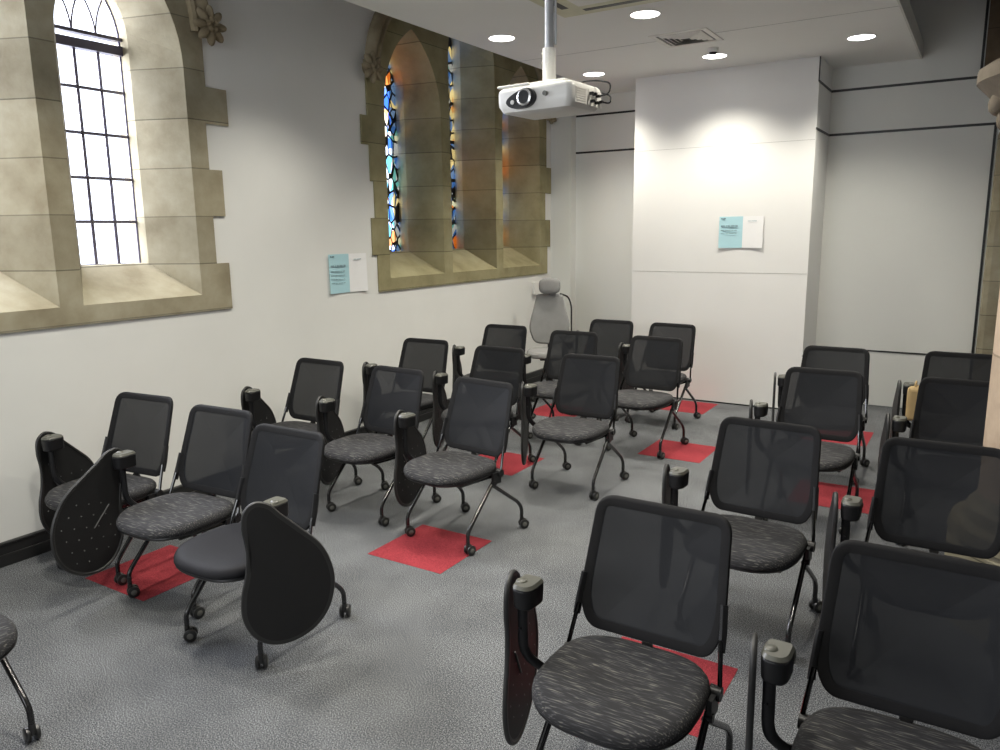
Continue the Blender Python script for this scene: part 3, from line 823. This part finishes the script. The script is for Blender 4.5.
b = B(); box(b, .204, .2075, .015, .135, -.035, .035); obj('socket_panel', b, M['ventwhite'], p)
b = B()
for y_, z_ in ((.03, .018), (.06, .018), (.09, .012), (.04, -.015), (.08, -.018), (.12, -.01)): b = B(); box(b, .207, .225, y_-.008, y_+.008, z_-.006, z_+.006); obj('plug', b, M['blk'], p)
b = B(); tube(b, [(.22, .09, .012), (.27, .10, .02), (.27, .11, .07), (.18, .10, .09), (.06, .06, .075)], .004, 8, .05)
tube(b, [(.22, .12, -.01), (.26, .13, -.02), (.25, .15, .02), (.10, .16, .07)], .004, 8, .04); obj('cable', b, M['blk'], p, smooth=True)
mn = empty('projector_mount', (px-.005, py+.02, SL), R(-4), 'grey ceiling pole and white bracket holding the projector', 'mount')
b = B(); cyl(b, (0, 0, -.66), (0, 0, 0), .021, n=20); tube(b, [(.028, .01, 0), (.028, .01, -.64)], .006, 8, 0); obj('pole', b, M['pole'], mn, smooth=True)
b = B(); cyl(b, (0, 0, -.81), (0, 0, -.655), .031, n=24)
for z in (-.68, -.72): cyl(b, (-.02, -.032, z), (-.02, -.025, z), .004, n=8); cyl(b, (.015, -.034, z), (.015, -.025, z), .004, n=8)
obj('sleeve', b, M['white_plastic'], mn, smooth=True)
b = B(); box(b, -.16, .15, -.11, .09, -.828, -.817); box(b, -.20, -.02, -.145, -.125, -.832, -.822); box(b, -.06, .06, -.05, .05, -.817, -.807)
obj('bracket_plate', b, M['white_plastic'], mn, bevel=.004)

# ------------------------------------------------------------------ light
w = bpy.data.worlds.new('overcast_sky'); bpy.context.scene.world = w; w.use_nodes = True
bgn = w.node_tree.nodes['Background']; bgn.inputs['Color'].default_value = (.86, .92, 1.0, 1); bgn.inputs['Strength'].default_value = 3.0
def area(name, loc, rot, sx, sy, e, c=(1, 1, 1)):
    l = bpy.data.lights.new(name, 'AREA'); l.shape = 'RECTANGLE'; l.size = sx; l.size_y = sy; l.energy = e; l.color = c
    o = bpy.data.objects.new(name, l); col.objects.link(o); o.location = loc; o.rotation_euler = rot; return o
# daylight outside the two windows (shining +x and down)
area('daylight', (-1.5, 1.9, 3.1), (0, R(-66), 0), 2.2, 3.0, 620, (.92, .95, 1.0))
area('daylight', (-1.5, 6.5, 3.1), (0, R(-66), 0), 2.2, 3.0, 60, (1, .94, .85))
# added fill lamp behind the camera, standing in for unseen daylight there
area('room_fill', (1.6, -2.7, 2.2), (R(90), 0, 0), 3.0, 2.0, 90, (.92, .95, 1.0))
area('side_aisle_light', (6.8, 2.0, 4.6), (0, 0, 0), 1.5, 5.0, 8, (1, .93, .85))

# ------------------------------------------------------------------ camera
cd = bpy.data.cameras.new('camera'); cam = bpy.data.objects.new('camera', cd); col.objects.link(cam)
cd.sensor_width = 36; cd.lens = 768.8/1000*36; cd.clip_start = .05
yaw, pit, rol = R(32.056), R(10.606), R(.7246)
fwd = Vector((-math.sin(yaw)*math.cos(pit), math.cos(yaw)*math.cos(pit), -math.sin(pit)))
r0 = Vector((math.cos(yaw), math.sin(yaw), 0)); d0 = fwd.cross(r0)
rr = r0*math.cos(rol)+d0*math.sin(rol); dd = -r0*math.sin(rol)+d0*math.cos(rol)
mw = Matrix((( rr.x, -dd.x, -fwd.x, 4.38), (rr.y, -dd.y, -fwd.y, 0), (rr.z, -dd.z, -fwd.z, 1.75), (0, 0, 0, 1)))
cam.matrix_world = mw
bpy.context.scene.camera = cam
sc = bpy.context.scene
sc.view_settings.view_transform = 'Standard'; sc.view_settings.look = 'None'; sc.view_settings.exposure = 0.12
